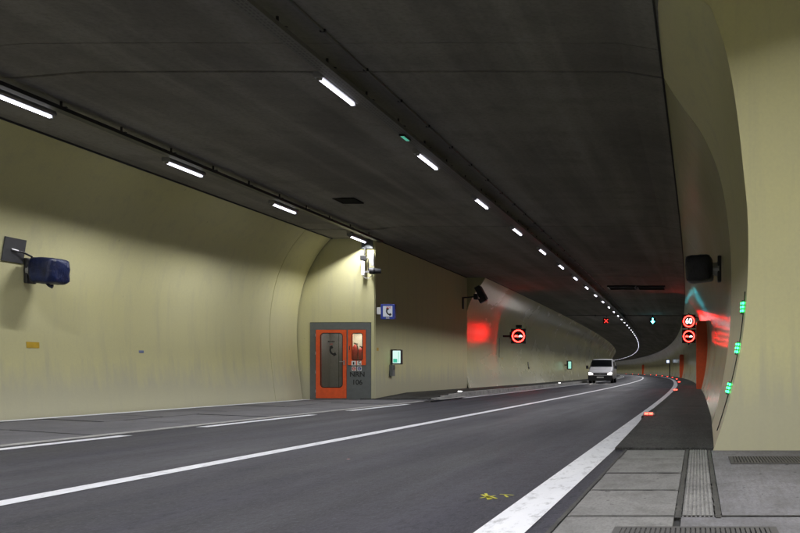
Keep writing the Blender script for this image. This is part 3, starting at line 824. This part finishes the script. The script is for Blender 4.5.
# camera assembly at the corner, under the fourth lay-by lamp
t = thing('surveillance_camera', 'white surveillance camera on a looped bracket at the niche wall corner', 'camera', DW - .02, -10.05, 4.25)
MB().box((-.13, -.005, .55), (.34, .03, .30)).build('back_plate', M['grey_frame'], t, bevel=.004)
MB().tube([(-.16, -.1, .46), (-.16, -.14, .30), (-.16, -.16, .18)], .02, 8).build('drop_pipe', M['dark_steel'], t)
MB().box((-.18, -.16, .09), (.17, .16, .14)).build('camera_head', M['black'], t, bevel=.012)
MB().box((-.19, -.16, -.21), (.10, .10, .46)).build('housing', M['white'], t, bevel=.015)
MB().tube([(-.12, -.16, .10), (-.05, -.16, .08), (-.03, -.16, -.05), (-.04, -.16, -.30)], .014, 8).build('cable', M['black'], t)
MB().box((.075, -.10, .05), (.09, .08, .40)).build('bracket', M['galv'], t, bevel=.008)
MB().tube([(-.20, -.16, -.44), (-.12, -.17, -.53), (0, -.17, -.52), (.08, -.16, -.42)], .012, 8).build('loop_bracket', M['galv'], t)
MB().box((-.04, -.16, -.33), (.22, .05, .05)).build('cross_arm', M['galv'], t)
MB().tube([(.0, -.16, -.30), (.14, -.14, -.30), (.16, -.14, -.30), (.33, -.1, -.30)], [.10, .11, .085, .075], 14).build('barrel', M['dark_steel'], t, smooth=False)

# camera on an arm at the start of the far left wall
t = thing('traffic_camera', 'dark traffic camera on a short arm high on the far left wall', 'camera', 38.6, -9.97, 4.05)
MB().box((.02, 0, -.25), (.04, .16, .5)).build('wall_plate', M['dark_steel'], t)
MB().tube([(.04, 0, -.02), (.62, -.02, .03)], .028, 8).build('arm', M['dark_steel'], t)
R_ = Matrix.Rotation(math.radians(-28), 3, 'Y')
MB().box((.80, -.05, .16), (.24, .55, .62), R_).build('body', M['black'], t, bevel=.03)
MB().box((.92, -.30, -.14), (.30, .24, .20), R_).build('lens_hood', M['black'], t, bevel=.02)
MB().box((.62, -.2, .0), (.16, .3, .24)).build('mount', M['dark_steel'], t, bevel=.02)
t = thing('junction_box', 'small dark box high on the curved left wall past the traffic camera', 'switch box', 44.0, -9.72, 4.55)
MB().box((0, 0, 0), (.10, .6, .32), Matrix.Rotation(.6, 3, 'Y')).build('case', M['dark_steel'], t, bevel=.01)
MB().tube([(0, .3, 0), (0, 1.4, .1)], .015, 6).build('conduit', M['dark_steel'], t)
t = thing('wall_phone_mark', 'tiny black sign on the left wall beyond the round red sign', 'sign', 55.5, -10.08, 1.30)
MB().box((0, 0, 0), (.02, .30, .34)).build('plate', M['black'], t)
MB().box((.04, 0, -.2), (.06, .1, .12)).build('hook', M['black'], t)
sticker('tiny yellow sticker at the joint where the far left wall begins', 39.7, -10.08, 1.45, .22, .14, M['yellow'])
sticker('tiny yellow sticker under the round red sign on the left wall', 47.6, -10.11, 1.55, .22, .10, M['yellow'])

# ------------------------------------------------------------------ wrapped loudspeakers
def noisy_box(sx, sy, sz, seed, taper=.0):
    bm = bmesh.new(); bmesh.ops.create_cube(bm, size=1.0)
    bmesh.ops.subdivide_edges(bm, edges=bm.edges, cuts=7, use_grid_fill=True)
    rnd = random.Random(seed)
    from mathutils import noise as mn
    for v in bm.verts:
        p = v.co.copy(); q = Vector((p.x*2, p.y*2, p.z*2))
        m4 = (abs(q.x)**7 + abs(q.y)**7 + abs(q.z)**7)**(1/7.0)
        q = q/m4 if m4 > 1 else q
        n_ = mn.noise(Vector((q.x*2.1+seed, q.y*2.1, q.z*2.6)))*.05 + mn.noise(Vector((q.x*5+seed, q.y*5, q.z*5)))*.025
        q *= 1 + n_
        tp = 1 - taper*(q.x*.5+.5)
        v.co = Vector((q.x*sx/2, q.y*sy/2*tp, q.z*sz/2*tp))
    me = bpy.data.meshes.new('wrapped_body'); bm.to_mesh(me); bm.free()
    for p in me.polygons: p.use_smooth = True
    return me
def speaker(label, s, x, z, side, wrap, seed):
    t = thing('wrapped_loudspeaker', label, 'loudspeaker', s, x, z)
    me = noisy_box(.46, .50, .47, seed); me.materials.append(M[wrap])
    b = link('wrapped_body', me, t); b.location = (side*.41, 0, 0); b.rotation_euler = (0, math.radians(3*side), math.radians(-8))
    MB().tube([(side*.17, 0, 0), (side*.06, 0, 0)], [.11, .13], 16).build('neck', M['galv'], t)
    MB().box((side*.055, 0, 0), (.07, .24, .46)).build('wall_bracket', M['black'], t, bevel=.02)
    return t
sp = speaker('blue plastic wrapped loudspeaker on the yellow lay-by wall at the left edge', 16.50, pr_x(2.68)+.005, 2.70, 1, 'wrap_blue', 3)
MB().tube([(.42, -.05, -.22), (.44, -.06, -.27), (.50, -.04, -.29)], [.05, .022, .04], 8).build('wrap_knot', M['wrap_blue'], sp, smooth=True)
t = thing('mounting_plate', 'square dark grey plate on the lay-by wall above left of the blue loudspeaker', 'plate', 16.10, pr_x(3.05)+.012, 3.03)
t.rotation_euler = (0, math.radians(9), 0)
MB().box((0, 0, 0), (.02, .50, .43)).build('plate', M['dark_plate'], t)
MB().tube([(.02, -.02, .0), (.07, .12, -.01), (.10, .30, -.06), (.08, .44, -.16), (.05, .52, -.33)], .017, 8).build('cable', M['black'], t)
MB().tube([(.01, -.08, .01), (.05, .03, .0)], .022, 8).build('cable_gland', M['galv'], t)
speaker('black plastic wrapped loudspeaker on the curved right wall', 16.0, .43, 2.68, -1, 'wrap_black', 11)
o = sticker('small yellow label on the lay-by wall below the blue loudspeaker', 16.66, pr_x(1.37)+.006, 1.35, .32, .11, M['yellow'], -.05); 
o = sticker('tiny pale blue label low on the middle of the lay-by wall', 19.9, pr_x(1.30)+.006, 1.30, .17, .055, M['palebl'], -.05)

# ------------------------------------------------------------------ LED traffic signs
def car_icon(cx, cz, w_, y, mat, parent):
    h_ = w_*.42
    mb = MB().prism_y(rrect(cx-w_/2, cz-h_*.5, cx+w_/2, cz+h_*.2, h_*.12, 3), y-.003, y)
    mb.prism_y([(cx-w_*.34, cz+h_*.16), (cx+w_*.34, cz+h_*.16), (cx+w_*.24, cz+h_*.62), (cx-w_*.24, cz+h_*.62)], y-.003, y)
    for sx in (-1, 1): mb.prism_y(rrect(cx+sx*w_*.33-w_*.07, cz-h_*.72, cx+sx*w_*.33+w_*.07, cz-h_*.4, .004, 2), y-.003, y)
    return mb.build('car_icon', mat, parent)
def led_panel(t, cz, size, content):
    p = MB().box((0, 0, cz), (size, .12, size)).build('panel', M['black'], t, bevel=.01)
    R = size*.43
    MB().ring_y((0, cz), R*.83, R, -.066, -.062, 40).build('red_ring', M['led_red'], p)
    if content == '60':
        text_mesh('digits', '60', size*.56, M['led_white'], p, 0, -.0635, cz, depth=.001, sx=.88)
    else:
        car_icon(-R*.34, cz, R*.58, -.062, M['led_red'], p); car_icon(R*.34, cz, R*.58, -.062, M['led_white'], p)
    return p
t = thing('speed_and_no_overtaking_sign', 'two stacked lit round signs, 60 above no overtaking, on the right wall', 'traffic sign', 48.0, -.27, 3.15)
led_panel(t, .40, .72, '60'); led_panel(t, -.40, .72, 'cars')
MB().tube([(0.0, .10, .85), (0.0, .10, -.85)], .035, 8).build('pole', M['dark_steel'], t)
for z in (.6, -.6): MB().tube([(0, .10, z), (.66, .12, z)], .025, 8).build('bracket_arm', M['dark_steel'], t)
t = thing('no_overtaking_sign', 'single lit red ringed no overtaking sign on the far left wall', 'traffic sign', 46.5, -9.05, 2.70)
led_panel(t, 0, .76, 'cars')
MB().box((-.62, .12, 0), (.40, .10, .10)).build('bracket_arm', M['dark_steel'], t)
MB().box((-.28, .16, .05), (.4, .14, .36)).build('control_box', M['black'], t, bevel=.02)
MB().box((0, .1, .5), (.3, .08, .16)).build('top_bracket', M['dark_steel'], t)
MB().tube([(-1.0, .1, -.1), (-1.02, .1, -1.1)], .015, 6).build('conduit', M['dark_steel'], t)
# lane signals
t = thing('lane_signal_beam', 'thin dark beam across the far ceiling carrying the lane signals', 'beam', 66.0, CX, 4.93)
MB().tube([(-4.35, 0, .05), (4.35, 0, .05)], .018, 8).build('pipe', M['dark_steel'], t)
for x in (-4.2, -2.1, 0, 2.1, 4.2): MB().box((x, 0, .05), (.05, .05, .15)).build('clip', M['dark_steel'], t)
def lane_signal(label, x, kind):
    t = thing('lane_signal', label, 'lane signal', 66.0, x, 4.58)
    MB().box((0, 0, 0), (.44, .2, .44)).build('case', M['black'], t, bevel=.02)
    MB().box((0, .0, .32), (.06, .06, .1)).build('hanger', M['dark_steel'], t)
    if kind == 'cross':
        mb = MB()
        for a in (math.pi/4, -math.pi/4): mb.box((0, -.105 - (.002 if a > 0 else 0), 0), (.38, .004, .055), Matrix.Rotation(a, 3, 'Y'))
        mb.build('red_cross', M['cross_red'], t)
    else:
        mb = MB().prism_y([(-.045, .2), (.045, .2), (.045, -.02), (.15, -.02), (0, -.2), (-.15, -.02), (-.045, -.02)], -.108, -.104)
        mb.build('green_arrow', M['arrow_green'], t)
lane_signal('lit red cross lane signal hanging over the left lane', -6.12, 'cross')
lane_signal('lit green arrow lane signal hanging over the right lane', -2.72, 'arrow')

# ------------------------------------------------------------------ green escape guide lights and their cable on the right wall
names = ['highest', 'middle', 'lowest']
for i, (s, z) in enumerate(((10.03, 1.57), (10.12, 1.115), (10.22, .665))):
    t = thing('escape_guide_light', f'green glowing guide light on the edge of the right wall, {names[i]} of three', 'guide light', s, rx(s, z), z, 'green guide lights on the right wall')
    slope = (rx(s, z+.05) - rx(s, z-.05))/.1
    t.rotation_euler = (0, math.atan(slope), 0)
    MB().box((-.018, .0, 0), (.036, .12, .15)).build('case', M['grey_frame'], t, bevel=.004)
    for a in (-1, 0, 1):
        for b in (-1, 1):
            MB().box((-.018 + b*.0, -.0622, a*.042), (.017, .004, .022)).build('led', M['led_green'], t) if b > 0 else MB().box((-.0385, -.0, a*.042), (.005, .035, .020)).build('led', M['led_green'], t)
cb_ = MB().tube([(rx(10.0+.14*max(0, (1.72-z)), z)-.008, 9.96+.22*max(0, (1.72-z)), z) for z in [1.74-.06*k for k in range(27)]], .006, 6)
tag(cb_.build('guide_light_cable', M['black']), 'thin black cable running down the right wall past the green lights', 'cable')
t = thing('floor_indicator', 'tiny green floor light beside the ridged strip in the foreground', 'floor light', 5.42, -.118, .0)
MB().box((0, 0, .001), (.022, .045, .008)).build('case', M['black'], t); MB().box((0, 0, .0062), (.008, .03, .003)).build('led', emit('floor_green', (.1, .8, .5), .5), t)

# ------------------------------------------------------------------ kerb lights
def kerb_light(s, x, label, mat, group):
    t = thing('kerb_light', label, 'kerb light', s, x, WT + .003, group)
    MB().prism_y([(-.10, 0), (.10, 0), (.075, .05), (-.075, .05)], -.06, .06).build('case', M['galv'], t, bevel=.004)
    for sx in (-1, 1): MB().box((sx*.036, -.0615, .026), (.058, .004, .032)).build('lens', mat, t)
ks = [14.6, 34.0, 62.0] + [87.0 + 25*k for k in range(10)]
for i, s in enumerate(ks):
    lab = f'red kerb light on the right walkway, {ORD[i]} from the camera' if i < 12 else 'farthest red kerb light on the right walkway'
    kerb_light(s, -.80, lab, M['kerb_red'], 'red kerb lights on the right walkway')
for i, s in enumerate((31.3, 56.0, 81.0)):
    if i < 2: kerb_light(s, -8.22, f'white kerb light on the left walkway, {["nearest the door wall", "under the round red sign stretch nearer the van"][i]}', M['kerb_white'], 'white kerb lights on the left walkway')

# ------------------------------------------------------------------ orange emergency exits on the right wall
def exit_surround(s, label, wdt=2.2):
    t = thing('emergency_exit_surround', label, 'emergency exit', s, 0, 0)
    H_ = 2.85
    pr = [(x+.02, z) for x, z in PB if WT < z < H_]
    x0 = .02 + .15*0
    outline = [(x0, WT), (pr[0][0], WT)] + pr + [(rx(max(s, 12.7), H_)+.02, H_), (x0, H_)]
    for y0, y1 in ((0, .12), (wdt-.12, wdt)): MB().prism_y(outline, y0, y1).build('side_fin', M['orange'], t)
    MB().box((.22, wdt/2, H_+.05), (.40, wdt+.04, .10)).build('canopy', M['orange'], t)
    MB().box((.30, wdt/2, (H_+WT)/2), (.04, wdt-.26, H_-WT-.02)).build('door_leaf', M['orange'], t)
exit_surround(37.0, 'tall orange-red emergency exit surround projecting from the right wall below the lit signs')
exit_surround(108.0, 'second orange-red emergency exit surround, small and far on the right wall')
exit_surround(258.0, 'farthest tiny orange-red emergency exit surround on the right wall behind the bend')
# far lit phone sign on the right wall, on a dark post
t = thing('phone_sign', 'far blue-white lit phone sign on the right wall in the bend', 'sign', 150.0, -.25, 2.6)
MB().box((0, 0, 0), (.7, .2, .7)).build('case', M['signblue'], t, bevel=.02)
MB().box((-.02, -.105, 0), (.42, .01, .42)).build('lit_face', emit('far_sign_lit', (.7, .82, 1), 1.6), t)
MB().tube([(.3, 0, -.4), (.3, 0, -2.44)], .09, 8).build('post', M['dark_steel'], t)
t = thing('phone_sign', 'tiny white lit sign on the left wall just right of the van roof', 'sign', 122.0, -9.0, 2.1)
MB().box((0, 0, 0), (.6, .16, .6)).build('case', M['signblue'], t, bevel=.02)
MB().box((0, -.085, 0), (.46, .01, .46)).build('lit_face', bpy.data.materials['far_sign_lit'], t)
MB().box((-.5, .02, .0), (.5, .06, .06)).build('bracket', M['dark_steel'], t)
t = thing('escape_light_box', 'far small green lit escape sign on the left wall left of the van', 'sign', 74.0, -9.72, 1.42)
MB().box((0, 0, 0), (.42, .2, .72)).build('case', M['black'], t, bevel=.02)
MB().box((.04, -.105, 0), (.24, .01, .58)).build('lit_face', emit('far_escape_lit', (.45, 1.0, .8), .8), t)
MB().box((-.3, .03, 0), (.3, .06, .08)).build('bracket', M['dark_steel'], t)

# ------------------------------------------------------------------ the van
def make_van():
    t = thing('van', 'silver white panel van with headlights on coming round the bend', 'van', 68.0, -6.72, .004)
    # nose towards -y (the camera); stations along y: (y, half width low, half width roof, sill z, belt z, roof z)
    st = [(0.00, .78, .70, .34, .62, .80), (.06, .88, .80, .30, .70, .90), (.30, .94, .84, .28, .84, 1.00), (.85, .955, .84, .27, .98, 1.12),
          (1.05, .955, .80, .27, 1.02, 1.24), (1.55, .955, .75, .27, 1.05, 1.74), (1.80, .955, .74, .27, 1.05, 1.84), (2.3, .955, .74, .27, 1.05, 1.88),
          (4.4, .955, .74, .27, 1.05, 1.87), (4.7, .94, .73, .28, 1.04, 1.84), (4.78, .90, .70, .34, 1.0, 1.78)]
    rows = []
    for y, wl_, wr_, z0, zb, zr in st:
        half = [(0, z0-.02), (wl_*.86, z0-.02), (wl_, z0+.08), (wl_+.012, (z0+zb)/2), (wl_, zb)]
        up = []
        for f_ in (.3, .6, .85): up.append((wl_ + (wr_-wl_)*f_**1.2, zb + (zr-zb)*f_))
        up += [(wr_*.97, zr-.05*(zr-zb)), (wr_*.86, zr - .005), (0, zr + .02)]
        h = half + up
        full = h + [(-x, z) for x, z in h[-2:0:-1]]
        rows.append([(x, y, z) for x, z in full + [full[0]]])
    mb = MB().grid(rows); mb.poly(rows[0][:-1]); mb.poly(rows[-1][:-1][::-1])
    me = mb.mesh('body', M['van_paint'])
    bm = bmesh.new(); bm.from_mesh(me); bmesh.ops.remove_doubles(bm, verts=bm.verts, dist=1e-4); bmesh.ops.recalc_face_normals(bm, faces=bm.faces); bm.to_mesh(me); bm.free()
    for p in me.polygons: p.use_smooth = True
    b = link('body', me, t)
    sub = b.modifiers.new('smooth', 'SUBSURF'); sub.levels = 1; sub.render_levels = 2
    # windscreen: slightly proud of the loft
    def lerp(a, b_, f_): return [p + (q-p)*f_ for p, q in zip(a, b_)]
    a, c = st[4], st[5]
    ws = []
    for f_ in (-.02, .3, .6, .9, 1.12):
        if f_ <= 1: q = lerp(a, c, f_)
        else: q = lerp(st[5], st[6], (f_-1)/1.0)
        y, hw, zr = q[0], q[2], q[5]
        ws.append([(x*hw*1.0, y + .03*abs(x)**3 - .05, zr + .034 - .012*abs(x)**3) for x in (-1, -.8, -.5, 0, .5, .8, 1)])
    MB().grid(ws).build('windscreen', M['van_glass'], t, smooth=True)
    for sx in (-1, 1):
        MB().poly([(sx*.945, 1.30, 1.12), (sx*.945, 2.25, 1.12), (sx*.835, 2.25, 1.66), (sx*.84, 1.85, 1.66)]).build('side_window', M['van_glass'], t)
        MB().poly([(sx*.945, 2.4, 1.12), (sx*.945, 3.5, 1.12), (sx*.835, 3.5, 1.66), (sx*.835, 2.4, 1.66)]).build('side_window', M['van_glass'], t)
        # headlight: housing and lit lens
        hl = MB().prism_y([(sx*.46, .62), (sx*.86, .60), (sx*.93, .80), (sx*.86, .88), (sx*.52, .78)], -.03, .16).build('headlight', M['galv'], t, bevel=.01)
        MB().prism_y([(sx*.55, .645), (sx*.84, .63), (sx*.88, .78), (sx*.82, .83), (sx*.58, .76)], -.04, -.034).build('lit_lens', M['headlight'], hl)
        # mirror
        mi = MB().box((sx*1.10, 1.22, 1.22), (.17, .10, .24)).build('mirror', M['black'], t, bevel=.03)
        MB().tube([(sx*.90, 1.28, 1.14), (sx*1.05, 1.24, 1.16)], .03, 8).build('stalk', M['black'], mi)
        for y in (.92, 3.95):
            w_ = MB().tube([(sx*.72, y, .325), (sx*.76, y, .325), (sx*.90, y, .325), (sx*.94, y, .325)], [.30, .325, .325, .29], 24).build('wheel', M['tyre'], t)
            MB().tube([(sx*.935, y, .325), (sx*.946, y, .325)], [.20, .19], 18).build('rim', M['galv'], w_)
            MB().tube([(sx*.70, y, .33), (sx*.958, y, .33)], .36, 24).build('wheel_arch', M['black'], t) if False else None
    MB().prism_y([(-.46, .63), (.46, .63), (.52, .78), (-.52, .78)], -.03, .14).build('grille', M['black'], t, bevel=.02)
    for k in range(3): MB().box((0, -.032, .665+.035*k), (.80, .012, .010)).build('grille_bar', M['galv'], t)
    MB().ring_y((0, .70), .045, .058, -.042, -.034, 20).build('emblem', M['galv'], t)
    MB().prism_y([(-.84, .19), (.84, .19), (.92, .30), (.92, .58), (-.92, .58), (-.92, .30)], -.045, .30).build('bumper', M['black'], t, bevel=.03)
    MB().box((0, -.052, .45), (.52, .012, .11)).build('number_plate', M['white'], t)
    for sx in (-1, 1): MB().tube([(sx*.1, 1.08, 1.29), (sx*.1+sx*.05, 1.02, 1.28), (sx*.1-.45*0+sx*.5, 1.15, 1.36)], .012, 6).build('wiper', M['black'], t)
    hlight = bpy.data.lights.new('headlight_beam', 'SPOT'); hlight.energy = 45; hlight.spot_size = math.radians(70); hlight.spot_blend = .8; hlight.shadow_soft_size = .06; hlight.color = (1, .93, .84)
    for sx in (-1, 1):
        l = link('headlight_beam', hlight, t); l.location = (sx*.70, -.05, .72); l.rotation_euler = (math.radians(-80), 0, 0)
    return t
make_van()
